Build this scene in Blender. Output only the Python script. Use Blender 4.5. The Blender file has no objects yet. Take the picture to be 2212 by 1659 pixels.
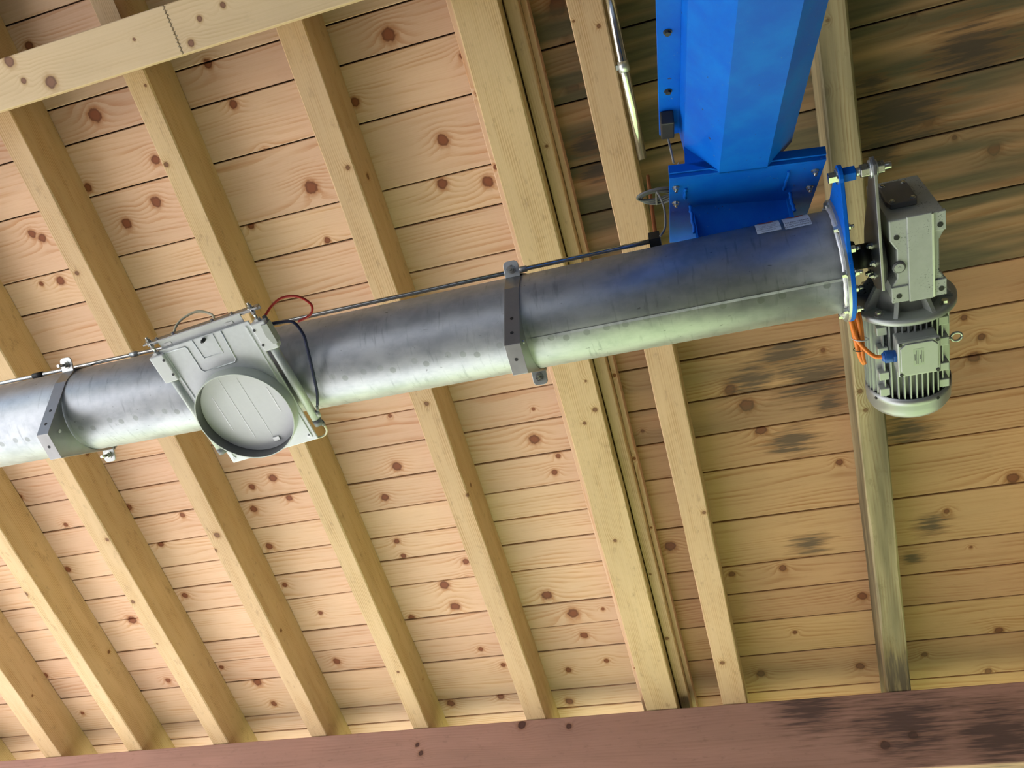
import bpy, bmesh, math, random
from mathutils import Vector, Matrix
random.seed(7)
R = math.radians
scene = bpy.context.scene
col = scene.collection

# ------------------------------------------------------------------ camera
EYE = 1.6                                  # lens height above the ground
ax = ((0.95442, -0.17188, -0.24400), (0.29050, 0.72200, 0.62790), (0.06820, -0.67020, 0.73900))
cam_d = bpy.data.cameras.new('camera')
cam_d.sensor_width = 36.0
cam_d.lens = 1821.0 / 2212.0 * 36.0
cam_d.clip_start = 0.02
cam = bpy.data.objects.new('camera', cam_d)
col.objects.link(cam)
rx = Vector([r[0] for r in ax]).normalized()
fw = Vector([r[2] for r in ax]).normalized()
dn = fw.cross(rx).normalized()
rx = dn.cross(fw).normalized()
M = Matrix.Identity(4)
for i in range(3):
    M[i][0] = rx[i]; M[i][1] = -dn[i]; M[i][2] = -fw[i]
M[2][3] = EYE
cam.matrix_world = M
scene.camera = cam

# ------------------------------------------------------------------ light
world = bpy.data.worlds.new('sky'); scene.world = world
world.use_nodes = True
wn = world.node_tree; wn.nodes.clear()
sky = wn.nodes.new('ShaderNodeTexSky'); sky.sky_type = 'NISHITA'
sky.sun_disc = False; sky.sun_elevation = R(42); sky.sun_rotation = R(-35)
sky.air_density = 1.0; sky.dust_density = 2.0; sky.ozone_density = 1.0
bg = wn.nodes.new('ShaderNodeBackground'); bg.inputs[1].default_value = 0.11
wo = wn.nodes.new('ShaderNodeOutputWorld')
wn.links.new(sky.outputs[0], bg.inputs[0]); wn.links.new(bg.outputs[0], wo.inputs[0])
sun_d = bpy.data.lights.new('sun', 'SUN'); sun_d.energy = 5.8; sun_d.angle = R(1.0)
sun_d.color = (1.0, 0.98, 0.96)
sun = bpy.data.objects.new('sun', sun_d); col.objects.link(sun)
to_sun = Vector((-0.38, 0.48, 0.79)).normalized()
sun.rotation_euler = to_sun.to_track_quat('Z', 'Y').to_euler()
scene.view_settings.view_transform = 'Standard'
scene.view_settings.look = 'None'
scene.view_settings.gamma = 1.0
scene.view_settings.use_curve_mapping = False
scene.view_settings.exposure = 2.22
scene.cycles.adaptive_threshold = 0.05; scene.cycles.max_bounces = 6; scene.cycles.diffuse_bounces = 2; scene.cycles.glossy_bounces = 3

# ------------------------------------------------------------------ mesh helpers
class MB:
    def __init__(self): self.v = []; self.f = []; self.s = []
    def add(self, vs, fs, smooth=False):
        o = len(self.v); self.v += [tuple(p) for p in vs]
        for f in fs: self.f.append(tuple(i + o for i in f)); self.s.append(smooth)
        return self
    def box(self, lo, hi, m=None):
        (x0, y0, z0), (x1, y1, z1) = lo, hi
        vs = [Vector(p) for p in ((x0,y0,z0),(x1,y0,z0),(x1,y1,z0),(x0,y1,z0),(x0,y0,z1),(x1,y0,z1),(x1,y1,z1),(x0,y1,z1))]
        if m: vs = [m @ p for p in vs]
        return self.add(vs, [(3,2,1,0),(4,5,6,7),(0,1,5,4),(1,2,6,5),(2,3,7,6),(3,0,4,7)])
    def prism(self, poly, a, b, fn):
        # poly: 2-D outline; fn(p, q, t) -> 3-D point; extruded from t=a to t=b
        n = len(poly)
        vs = [fn(p, q, a) for p, q in poly] + [fn(p, q, b) for p, q in poly]
        fs = [tuple(range(n-1, -1, -1)), tuple(range(n, 2*n))] + [(i, (i+1) % n, n+(i+1) % n, n+i) for i in range(n)]
        return self.add(vs, fs)
    def lathe(self, prof, n=32, axis='x', at=(0,0,0), smooth=True, caps=True):
        # prof: list of (t, r) along axis
        at = Vector(at); vs = []; fs = []
        for t, r in prof:
            for i in range(n):
                a = 2*math.pi*i/n; c, s = r*math.cos(a), r*math.sin(a)
                p = {'x': (t, c, s), 'y': (s, t, c), 'z': (c, s, t)}[axis]
                vs.append(at + Vector(p))
        for k in range(len(prof)-1):
            for i in range(n):
                j = (i+1) % n
                fs.append((k*n+i, k*n+j, (k+1)*n+j, (k+1)*n+i)[::-1])
        self.add(vs, fs, smooth)
        if caps:
            m = len(self.v) - len(vs)
            self.f.append(tuple(m+i for i in range(n))); self.s.append(False)
            self.f.append(tuple(m+(len(prof)-1)*n+i for i in range(n-1, -1, -1))); self.s.append(False)
        return self
    def cyl(self, p0, p1, r, n=16, r1=None, smooth=True):
        return self.tube([p0, p1], r, n, smooth, r1)
    def tube(self, pts, r, n=10, smooth=True, r1=None):
        pts = [Vector(p) for p in pts]; vs = []; fs = []
        d0 = (pts[1]-pts[0]).normalized()
        up = Vector((0,0,1)) if abs(d0.z) < .9 else Vector((1,0,0))
        u = d0.cross(up).normalized()
        for k, p in enumerate(pts):
            d = (pts[min(k+1, len(pts)-1)] - pts[max(k-1, 0)]).normalized()
            u = (u - d*u.dot(d)).normalized(); w = d.cross(u)
            rr = r if r1 is None else r + (r1-r)*k/(len(pts)-1)
            for i in range(n):
                a = 2*math.pi*i/n
                vs.append(p + (u*math.cos(a) + w*math.sin(a))*rr)
        for k in range(len(pts)-1):
            for i in range(n):
                j = (i+1) % n
                fs.append((k*n+i, k*n+j, (k+1)*n+j, (k+1)*n+i))
        self.add(vs, fs, smooth)
        m = len(self.v) - len(vs)
        self.f.append(tuple(m+i for i in range(n-1, -1, -1))); self.s.append(False)
        self.f.append(tuple(m+(len(pts)-1)*n+i for i in range(n))); self.s.append(False)
        return self
    def build(self, name, mat, parent=None, bevel=0, seg=2):
        me = bpy.data.meshes.new(name)
        me.from_pydata(self.v, [], self.f); me.polygons.foreach_set('use_smooth', self.s)
        bm = bmesh.new(); bm.from_mesh(me); bmesh.ops.recalc_face_normals(bm, faces=bm.faces); bm.to_mesh(me); bm.free()
        me.materials.append(mat)
        o = bpy.data.objects.new(name, me); col.objects.link(o)
        if parent: o.parent = parent
        if bevel:
            b = o.modifiers.new('bevel', 'BEVEL'); b.width = bevel; b.segments = seg; b.limit_method = 'ANGLE'; b.angle_limit = R(40)
        return o

def hexnut(mb, c, d, r, h):
    # hexagonal prism at c along d
    c = Vector(c); d = Vector(d).normalized()
    return mb.cyl(c, c + d*h, r, 6, smooth=False)
def bolt(mb, c, d, r, h=None, stud=0, nut=True):
    c = Vector(c); d = Vector(d).normalized(); h = h or r*1.1
    mb.cyl(c, c+d*r*.25, r*1.35, 14, smooth=False)
    hexnut(mb, c+d*r*.25, d, r, h)
    if stud: mb.cyl(c+d*(h+r*.25), c+d*(h+r*.25+stud), r*.55, 10)
    return mb
def bez(pts, n=10):
    # Catmull-Rom through pts
    P = [Vector(p) for p in pts]; P = [P[0]*2-P[1]] + P + [P[-1]*2-P[-2]]; out = []
    for i in range(1, len(P)-2):
        a, b, c, d = P[i-1:i+3]
        for k in range(n):
            t = k/n
            out.append(.5*((2*b) + (c-a)*t + (2*a-5*b+4*c-d)*t*t + (3*b-a-3*c+d)*t**3))
    out.append(P[-2]); return out
def empty(name, mat=None, parent=None):
    o = bpy.data.objects.new(name, None); o.empty_display_size = .1; col.objects.link(o)
    if parent: o.parent = parent
    if mat: o.matrix_world = mat
    return o
def tag(o, label, cat, group=None, kind=None):
    o['label'] = label; o['category'] = cat
    if group: o['group'] = group
    if kind: o['kind'] = kind
    return o
def frame(o, x, y, z):
    m = Matrix.Identity(4)
    for i in range(3): m[i][0], m[i][1], m[i][2], m[i][3] = x[i], y[i], z[i], o[i]
    return m

# ------------------------------------------------------------------ material helpers
class NT:
    def __init__(self, name):
        self.m = bpy.data.materials.new(name); self.m.use_nodes = True
        self.t = self.m.node_tree; self.t.nodes.clear()
        self.out = self.t.nodes.new('ShaderNodeOutputMaterial')
        self.b = self.t.nodes.new('ShaderNodeBsdfPrincipled')
        self.t.links.new(self.b.outputs[0], self.out.inputs[0])
    def n(self, t, **kw):
        o = self.t.nodes.new('ShaderNode'+t)
        for k, v in kw.items(): setattr(o, k, v)
        return o
    def set(self, sock, v):
        if hasattr(v, 'is_linked') or hasattr(v, 'links'): self.t.links.new(v, sock)
        else: sock.default_value = v
    def math(self, op, a, b=0.0, c=None, clamp=False):
        o = self.n('Math', operation=op, use_clamp=clamp); self.set(o.inputs[0], a); self.set(o.inputs[1], b)
        if c is not None: self.set(o.inputs[2], c)
        return o.outputs[0]
    def vmath(self, op, a, b=(0,0,0), out=0):
        o = self.n('VectorMath', operation=op); self.set(o.inputs[0], a)
        if op == 'SCALE': self.set(o.inputs['Scale'], b)
        else: self.set(o.inputs[1], b)
        return o.outputs[out]
    def noise(self, vec, scale=1.0, detail=2.0, rough=.5, out=0, dist=0.0):
        o = self.n('TexNoise'); self.set(o.inputs['Vector'], vec); o.inputs['Scale'].default_value = scale
        o.inputs['Detail'].default_value = detail; o.inputs['Roughness'].default_value = rough
        o.inputs['Distortion'].default_value = dist
        return o.outputs[out]
    def mix(self, f, a, b, mode='MIX'):
        o = self.n('Mix', data_type='RGBA', blend_type=mode); self.set(o.inputs[0], f)
        for s, v in ((6, a), (7, b)):
            if isinstance(v, tuple) and len(v) == 3: v = v + (1.0,)
            self.set(o.inputs[s], v)
        return o.outputs[2]
    def sstep(self, x, a, b):
        o = self.n('MapRange', interpolation_type='SMOOTHSTEP'); self.set(o.inputs[0], x)
        o.inputs[1].default_value = a; o.inputs[2].default_value = b
        return o.outputs[0]
    def comb(self, x, y, z):
        o = self.n('CombineXYZ'); self.set(o.inputs[0], x); self.set(o.inputs[1], y); self.set(o.inputs[2], z); return o.outputs[0]
    def sep(self, v):
        o = self.n('SeparateXYZ'); self.set(o.inputs[0], v); return o.outputs
    def obj(self): return self.n('TexCoord').outputs['Object']
    def fin(self, base, rough=.6, metal=0.0, bump=None, bs=.2, bd=.002, spec=.5):
        if isinstance(base, tuple) and len(base) == 3: base = base + (1.0,)
        self.set(self.b.inputs['Base Color'], base); self.set(self.b.inputs['Roughness'], rough); self.set(self.b.inputs['Metallic'], metal)
        self.b.inputs['Specular IOR Level'].default_value = spec
        if bump is not None:
            o = self.n('Bump'); o.inputs['Strength'].default_value = bs; o.inputs['Distance'].default_value = bd
            self.set(o.inputs['Height'], bump); self.t.links.new(o.outputs[0], self.b.inputs['Normal'])
        return self.m

NK = 6
def wood(name, early, late, dark, var=.12, dirt=.0, freq=55.0, stain=None, grain=.5):
    """timber with the grain along local x; knots k0.. and stains s0.. are read from each piece"""
    t = NT(name); P = t.obj()
    rnd = t.n('ObjectInfo').outputs['Random']
    Q = t.vmath('ADD', P, t.vmath('SCALE', (37.0, 71.0, 23.0), rnd))
    px, py, pz = t.sep(P)
    q = None
    for i in range(NK):
        a = t.n('Attribute', attribute_type='OBJECT', attribute_name='k%d' % i)
        qi = t.math('MULTIPLY', t.vmath('DISTANCE', P, a.outputs['Vector'], out=1), a.outputs['Alpha'])
        q = qi if q is None else t.math('MINIMUM', q, qi)
    # annual rings, bending round the knots
    low = t.noise(t.vmath('MULTIPLY', Q, (.8, 5.0, 5.0)), 1, 1)
    patn = t.n('TexNoise'); t.set(patn.inputs['Vector'], t.vmath('MULTIPLY', Q, (3, 22, 22))); patn.inputs['Scale'].default_value = 1; patn.inputs['Detail'].default_value = 2
    mid = patn.outputs[0]
    q = t.math('ADD', q, t.math('MULTIPLY', t.math('SUBTRACT', t.noise(t.vmath('MULTIPLY', Q, (45, 45, 45)), 1, 2), .5), .8))
    bend = t.math('MULTIPLY', t.math('POWER', 2.718, t.math('MULTIPLY', q, -.55)), 3.2)
    ph = t.math('ADD', t.math('MULTIPLY', t.math('ADD', py, pz), freq), t.math('ADD', t.math('MULTIPLY', low, 8.0), t.math('MULTIPLY', mid, .5)))
    ring = t.math('FRACT', t.math('ADD', ph, bend))
    ring = t.math('MULTIPLY', t.sstep(ring, .2, .92), t.math('SUBTRACT', 1.0, t.sstep(ring, .92, 1.0)))
    fib = t.noise(t.vmath('MULTIPLY', Q, (4, 240, 240)), 1, 1)
    near = t.math('SUBTRACT', 1.0, t.sstep(q, 1.5, 6.0))
    fac = t.math('MULTIPLY', ring, t.math('MULTIPLY', t.math('MAXIMUM', t.sstep(mid, .35, .75), t.math('MULTIPLY', near, .8)), grain))
    c = t.mix(t.math('ADD', fac, t.math('MULTIPLY', t.math('SUBTRACT', fib, .42), .5), clamp=True), early, late)
    pat = t.noise(t.vmath('MULTIPLY', Q, (2.2, 6, 6)), 1, 3)
    hs = t.n('HueSaturation'); t.set(hs.inputs['Color'], c)
    t.set(hs.inputs['Value'], t.math('ADD', 1-var*.5-.14, t.math('ADD', t.math('MULTIPLY', rnd, var), t.math('MULTIPLY', pat, .28))))
    t.set(hs.inputs['Hue'], t.math('ADD', .492, t.math('MULTIPLY', rnd, .011)))
    c = hs.outputs[0]
    halo = t.math('SUBTRACT', 1.0, t.sstep(q, .9, 2.4))
    c = t.mix(t.math('MULTIPLY', t.math('MULTIPLY', halo, halo), .75), c, (.75*late[0], .62*late[1], .5*late[2]))
    kc = t.mix(t.math('MULTIPLY', t.sstep(q, .5, .95), .7), dark, tuple(.5*x for x in dark))
    c = t.mix(t.math('MULTIPLY', t.math('SUBTRACT', 1.0, t.sstep(q, .85, 1.15)), .92), c, kc)
    if stain:
        jag = t.noise(t.vmath('MULTIPLY', Q, (5.0, 70, 70)), 1, 3, .6)
        sm = None
        for i in range(3):
            a = t.n('Attribute', attribute_type='OBJECT', attribute_name='s%d' % i)
            d = t.vmath('SUBTRACT', P, a.outputs['Vector'])
            s = t.math('SUBTRACT', 1.0, t.math('MULTIPLY', t.vmath('LENGTH', t.vmath('MULTIPLY', d, (1, 1.35, 0)), out=1), a.outputs['Alpha']))
            sm = s if sm is None else t.math('MAXIMUM', sm, s)
        sm = t.math('ADD', sm, t.math('MULTIPLY', t.math('SUBTRACT', jag, .5), 2.3))
        core = t.sstep(sm, .30, .85)
        wear_shade = t.n('Attribute', attribute_type='OBJECT', attribute_name='weathered_shaded').outputs['Fac']
        c = t.mix(t.math('MULTIPLY', wear_shade, t.sstep(t.noise(t.vmath('MULTIPLY', Q, (1.1, 12, 12)), 1, 2), .15, .80), clamp=True), c, t.mix(jag, (.05,.045,.028), (.17,.13,.065)))  # wear tint that also paints shade into the right-hand timber
        c = t.mix(t.math('MULTIPLY', t.sstep(sm, -.05, .4), .45), c, tuple(.55*x for x in late))
        c = t.mix(t.math('MULTIPLY', core, .70), c, stain)
    if dirt:
        dm = t.sstep(t.noise(t.vmath('MULTIPLY', Q, (16, 34, 34)), 1, 4, .7), .54, .78)
        c = t.mix(t.math('MULTIPLY', dm, dirt), c, tuple(.35*x for x in late))
    h = t.math('ADD', t.math('MULTIPLY', ring, .4), t.math('MULTIPLY', fib, .6))
    return t.fin(c, .62, 0, h, .2, .0012, .3)

W_BOARD = wood('softwood_board', (.71,.465,.295), (.54,.26,.11), (.215,.060,.020), .14, .06, 46, None, .75)
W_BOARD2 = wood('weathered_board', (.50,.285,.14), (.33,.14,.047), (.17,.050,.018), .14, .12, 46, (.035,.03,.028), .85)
W_RAFT = wood('sawn_rafter', (.60,.41,.222), (.41,.24,.088), (.18,.075,.03), .08, .40, 120, None, .85)
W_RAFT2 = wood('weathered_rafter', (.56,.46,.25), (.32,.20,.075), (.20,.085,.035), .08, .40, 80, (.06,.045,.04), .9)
W_PURL = wood('planed_purlin', (.74,.55,.33), (.60,.41,.20), (.24,.11,.065), .06, .10, 80)
W_BEAM = wood('stained_beam', (.50,.29,.22), (.37,.20,.145), (.09,.035,.035), .05, .3, 60, (.055,.04,.042))

def set_knots(o, ks):
    for i in range(NK):
        k = ks[i] if i < len(ks) else (99, 99, 1)
        o['k%d' % i] = [float(k[0]), float(k[1]), float(k[3]) if len(k) > 3 else 0.0, 1.0/k[2]]
def set_stains(o, ss):
    for i in range(3):
        k = ss[i] if i < len(ss) else (99, 99, .05)
        o['s%d' % i] = [float(k[0]), float(k[1]), 0.0, 1.0/k[2]]

def plain(name, c, rough=.5, metal=0.0, nz=.0, scale=30, spec=.5, bs=.1, specks=0):
    t = NT(name); P = t.obj()
    n = t.noise(P, scale, 4, .6)
    hs = t.n('HueSaturation'); hs.inputs['Color'].default_value = (*c, 1)
    t.set(hs.inputs['Value'], t.math('ADD', 1-nz*.5, t.math('MULTIPLY', n, nz)))
    c_ = hs.outputs[0]
    if specks:
        big = t.sstep(t.noise(P, 9, 2), .45, .62)
        c_ = t.mix(t.math('MULTIPLY', t.math('MULTIPLY', t.sstep(t.noise(P, 260, 2), .60, .66), big), specks), c_, (.015,.015,.012))
    return t.fin(c_, t.math('ADD', rough-.08, t.math('MULTIPLY', n, .16)), metal, n, bs, .001, spec)

def galv_tube():
    t = NT('galvanised_tube'); P = t.obj(); x, y, z = t.sep(P)
    ang = t.math('ARCTAN2', z, y)
    vor = t.n('TexVoronoi', feature='SMOOTH_F1'); t.set(vor.inputs['Vector'], P); vor.inputs['Scale'].default_value = 55
    cl = t.noise(t.vmath('MULTIPLY', P, (9, 16, 16)), 1, 5, .65)
    run = t.noise(t.comb(t.math('MULTIPLY', x, 75), t.math('MULTIPLY', ang, 1.3), 0.0), 1, 3, .6)
    c = t.mix(vor.outputs['Color'], (.35,.37,.40), (.47,.49,.52))
    c = t.mix(t.sstep(cl, .35, .7), c, (.52,.54,.56))
    c = t.mix(t.math('MULTIPLY', t.sstep(run, .56, .74), .45), c, (.20,.21,.23))
    # row of drip rings along the underside
    cell = t.math('DIVIDE', x, .047); fr = t.math('SUBTRACT', t.math('FRACT', cell), .5)
    idx = t.n('TexWhiteNoise', noise_dimensions='1D'); t.set(idx.inputs['W'], t.math('FLOOR', cell))
    jit = t.math('SUBTRACT', idx.outputs['Value'], .5)
    da = t.math('SUBTRACT', t.math('MULTIPLY', t.math('ADD', ang, 1.80), .125), t.math('MULTIPLY', jit, .018))
    dd = t.math('SQRT', t.math('ADD', t.math('POWER', t.math('MULTIPLY', t.math('ADD', fr, t.math('MULTIPLY', jit, .5)), .047), 2.0), t.math('POWER', da, 2.0)))
    dot = t.math('MULTIPLY', t.math('SUBTRACT', 1.0, t.sstep(dd, .0075, .0095)), t.math('ADD', .25, t.math('MULTIPLY', idx.outputs['Value'], .4)))
    c = t.mix(dot, c, (.25,.27,.25))
    sp = t.sstep(t.noise(t.vmath('MULTIPLY', P, (60, 110, 110)), 1, 3), .70, .76)
    c = t.mix(t.math('MULTIPLY', sp, .6), c, (.12,.12,.12))
    ro = t.math('ADD', .36, t.math('ADD', t.math('MULTIPLY', cl, .18), t.math('MULTIPLY', dot, .2)))
    return t.fin(c, ro, .62, cl, .05, .001)
GALV = galv_tube()
ZINC = plain('zinc_plate', (.60,.62,.61), .40, .85, .25, 60)
STRAP = plain('zinc_strap', (.42,.42,.42), .38, .9, .25, 40)
WELD = plain('weld_bead', (.80,.80,.82), .45, .6, .4, 90, bs=.6)
BOLT = plain('bolt_steel', (.62,.62,.58), .28, 1.0, .2, 60)
CHROME = plain('bright_pipe', (.62,.62,.60), .16, 1.0, .1, 10)
DARKM = plain('dark_metal', (.035,.035,.035), .5, .3, .3, 40)
BLACK = plain('black_rubber', (.012,.012,.012), .55, 0, .3, 40)
GATEW = plain('pale_gate_sheet', (.68,.71,.71), .42, .40, .18, 70)
GATEW2 = plain('painted_bracket', (.70,.71,.71), .5, .1, .1, 70)
CYLW = plain('pale_cylinder', (.56,.60,.54), .38, .15, .1, 50)
GREYP = plain('cast_grey', (.43,.45,.41), .5, .2, .3, 45, bs=.2, specks=.9)
GREYD = plain('cast_grey_dark', (.16,.16,.16), .5, .3, .3, 45)
MOTOR = plain('motor_grey', (.42,.44,.42), .42, .45, .15, 50)
COWL = plain('cowl_alloy', (.38,.39,.40), .40, .7, .12, 30)
ORANGE = plain('orange_sheath', (.78,.20,.02), .42, 0, .12, 40)
RED = plain('red_hose', (.50,.03,.02), .35, 0, .1, 40)
NAVY = plain('navy_hose', (.015,.02,.06), .35, 0, .1, 40)
CREAM = plain('clear_hose', (.72,.66,.45), .35, 0, .1, 40)
GREYC = plain('grey_cable', (.22,.22,.23), .5, 0, .1, 40)
GLAND = plain('blue_gland', (.01,.09,.36), .4, 0, .1, 40)
WHITEL = plain('label_white', (.62,.66,.70), .5, 0, .05, 40)
INK = plain('label_ink', (.02,.02,.03), .6, 0, .05, 40)
REDINK = plain('label_red', (.38,.08,.07), .6, 0, .05, 40)
PALEL = plain('label_pale', (.44,.50,.38), .5, .2, .05, 40)
COPPER = plain('brown_conduit', (.30,.09,.03), .5, 0, .1, 40)
ROOFT = plain('roof_underlay', (.15,.065,.03), .8, 0, .3, 10)
def blue():
    t = NT('blue_paint'); P = t.obj()
    n = t.noise(P, 9, 5, .6); sp = t.noise(P, 65, 3, .6); ru = t.noise(P, 120, 2)
    c = t.mix(t.sstep(n, .3, .75), (.002,.10,.56), (.003,.15,.62))
    c = t.mix(t.math('MULTIPLY', t.sstep(sp, .69, .74), .85), c, (.05,.03,.02))
    c = t.mix(t.math('MULTIPLY', t.sstep(ru, .72, .76), .5), c, (.16,.25,.35))
    return t.fin(c, t.math('ADD', .34, t.math('MULTIPLY', n, .2)), 0, n, .08, .002, .12)
BLUE = blue()

# ------------------------------------------------------------------ ground and added light-blocking walls
def gravel():
    t = NT('pale_gravel'); P = t.obj()
    a = t.noise(P, 1.3, 5, .6); b = t.noise(P, 40, 3)
    c = t.mix(a, (.50,.50,.50), (.40,.40,.40)); c = t.mix(t.math('MULTIPLY', b, .5), c, (.24,.24,.24))
    return t.fin(c, .9, 0, b, .5, .02, .2)
def turf():
    t = NT('mown_grass'); P = t.obj()
    a = t.noise(P, .6, 5, .6); b = t.noise(P, 60, 3)
    c = t.mix(a, (.20,.265,.11), (.26,.33,.14)); c = t.mix(t.math('MULTIPLY', b, .5), c, (.05,.08,.025))
    return t.fin(c, .85, 0, b, .6, .03, .2)
GRAVEL, TURF = gravel(), turf()
GX, GY = -1.0, 7.5
EARTH = plain('packed_earth', (.10,.085,.07), .9, 0, .4, 3)
IX0, IX1, IY0, IY1 = -5.2, 2.2, -3.2, 2.5
floor = MB().add([(IX0,IY0,0),(IX1,IY0,0),(IX1,IY1,0),(IX0,IY1,0)], [(0,1,2,3)]).build('floor', EARTH); floor['kind'] = 'structure'
yard = MB().add([(-60,-60,0),(IX0,-60,0),(IX0,GY,0),(-60,GY,0),(IX0,IY1,0),(GX,IY1,0),(GX,GY,0),(IX0,IY0,0),(IX1,-60,0),(IX1,IY0,0)],
                [(0,1,2,3),(4,5,6,2),(1,8,9,7)]).build('gravel_yard', GRAVEL); yard['kind'] = 'structure'
lawn = MB().add([(GX,IY1,0),(IX1,IY1,0),(IX1,-60,0),(60,-60,0),(60,60,0),(-60,60,0),(-60,GY,0),(GX,GY,0),(60,GY,0),(IX1,GY,0)], [(0,1,9,7),(2,3,8,9),(6,8,4,5)]).build('lawn', TURF); lawn['kind'] = 'structure'

BLOCKER = plain('dark_light_blocker', (.06,.05,.035), .8, 0, .4, 6)
def side(x):
    return [(x,-3.2,0),(x,3.96,0),(x,3.96,3.84),(x,-3.2,5.76)]
wr = MB().add(side(2.2)+side(2.3), [(0,1,2,3),(7,6,5,4),(0,4,5,1),(1,5,6,2),(2,6,7,3),(3,7,4,0)]).build('light_blocker_right', BLOCKER); wr['kind'] = 'structure'  # unseen dark wall, added to keep light off the right bays
wk = MB().box((-6.5, -3.3, 1.7), (2.3, -3.2, 5.7)).build('light_blocker_back', BLOCKER); wk['kind'] = 'structure'  # unseen wall, added and left open below to shape light from behind

# ------------------------------------------------------------------ roof frame: a along eave, b down the slope, n away from the eye
PITCH = R(15)
ca, sa = math.cos(PITCH), math.sin(PITCH)
def roof(a, b, n): return Vector((a, b*ca + n*sa, -b*sa + n*ca + EYE))
bX, bY, bZ = Vector((1,0,0)), Vector((0,ca,-sa)), Vector((0,sa,ca))
NB = 3.2                                        # underside of the boards
KN = [(-2.22,.025,.029),(-1.673,-.034,.018),(-1.636,.128,.017),(-1.584,.329,.013),(-1.451,.504,.028),(-2.13,.405,.024),(-2.303,.46,.023),(-2.758,.402,.019),(-2.721,.43,.019),(-2.051,.247,.02),(-2.398,.28,.018),(-1.469,.726,.014),(-1.766,.592,.016),(-2.355,-.275,.019),(-.955,.049,.028),(-.873,.454,.024),(-.927,.613,.022),(-.749,.648,.023),(-1.16,.238,.018),(-.341,.117,.031),(-.351,.392,.026),(-.335,.208,.011),(-.708,.184,.015),(-.727,.376,.014),(.826,.801,.022),(1.03,.952,.024),(.798,.452,.011),(.906,.881,.009),(-2.742,.625,.02),(-2.841,.619,.011),(-3.605,1.655,.019),(-3.021,1.818,.018),(-2.306,1.815,.017),(-2.178,1.786,.021),(-2.139,1.908,.017),(-2.35,1.939,.019),(-1.542,1.831,.024),(-1.659,1.987,.02),(-.867,1.807,.025),(-.781,1.907,.012),(-.448,1.623,.019),(-.388,1.85,.008),(-.819,1.991,.015),(-.831,1.655,.008),(-1.485,1.566,.009),(.006,1.721,.024),(.062,1.806,.031),(.102,1.937,.024),(.4,2.156,.015),(1.07,2.355,.026),(.939,1.756,.023),(.808,2.481,.013),(.969,1.673,.015),(.91,1.579,.013),(-3.436,1.862,.013),(-3.585,2.138,.02),(-2.745,1.911,.015),(-2.956,2.064,.018),(-2.978,2.409,.019),(-3.38,2.528,.028),(-2.363,2.172,.02),(-2.259,2.634,.013),(-2.297,2.978,.021),(-2.828,3.069,.028),(-2.797,3.245,.02),(-4.084,3.181,.013),(-3.381,2.993,.018),(-2.381,2.423,.015),(-4.163,2.854,.019),(-3.001,2.937,.014),(-1.687,2.248,.016),(-1.684,2.341,.014),(-1.379,2.423,.018),(-1.532,2.551,.026),(-1.519,2.693,.026),(-1.398,2.526,.012),(-1.034,2.69,.027),(-.931,2.819,.03),(-.91,2.973,.021),(-1.471,2.996,.015),(-.777,2.813,.009),(-1.045,3.194,.017),(-.835,3.154,.014),(-.384,2.485,.027),(-1.457,3.342,.02),(-1.75,3.358,.024),(-1.094,3.417,.022),(-1.772,2.733,.017),(-1.719,3.2,.013),(-1.38,3.116,.015),(.098,2.688,.018),(-.134,2.689,.015),(.428,2.906,.022),(-.089,3.336,.022),(.38,3.343,.021),(.673,3.304,.014),(.998,3.194,.019),(.948,3.446,.016),(.897,2.692,.007)]
ST = [(-.344,.6,.067),(-.33,.699,.076),(-.447,.671,.051),(-.321,.547,.041),(.25,1.58,.123),(.096,1.695,.109),(.222,2.02,.111),(.385,1.857,.071),(.677,2.047,.106),(.655,.639,.059),(.639,.563,.044),(.972,.608,.154),(.73,.743,.177),(.23,2.569,.089),(.742,2.545,.074),(.654,2.714,.048),(.426,1.628,.104),(.325,1.736,.159),(-.441,.789,.052),(.659,.875,.076)]
JL = [-.43,-.37,-.3,-.235,-.175,-.1138,-.06,-.0123,.0325,.1002,.183,.232,.292,.345,.40,.441,.4852,.5362,.590,.642,.692,.737,.788,.858,.9044,.954,1.040,1.0815,1.125,1.19]
JR = [-.43,-.36,-.28,-.21,-.13,-.06,.005,.0755,.137,.210,.268,.3435,.4299,.4845,.5464,.6007,.659,.745,.826,.8788,.936,1.004,1.082,1.135,1.19]
ceiling = MB().box((-6.5, -4.15, NB+.026), (2.6, NB*JL[-1], NB+.10)).build('ceiling', ROOFT)
ceiling.matrix_world = frame(roof(0,0,0), bX, bY, bZ); ceiling['kind'] = 'structure'
SPLIT = -.555
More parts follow.
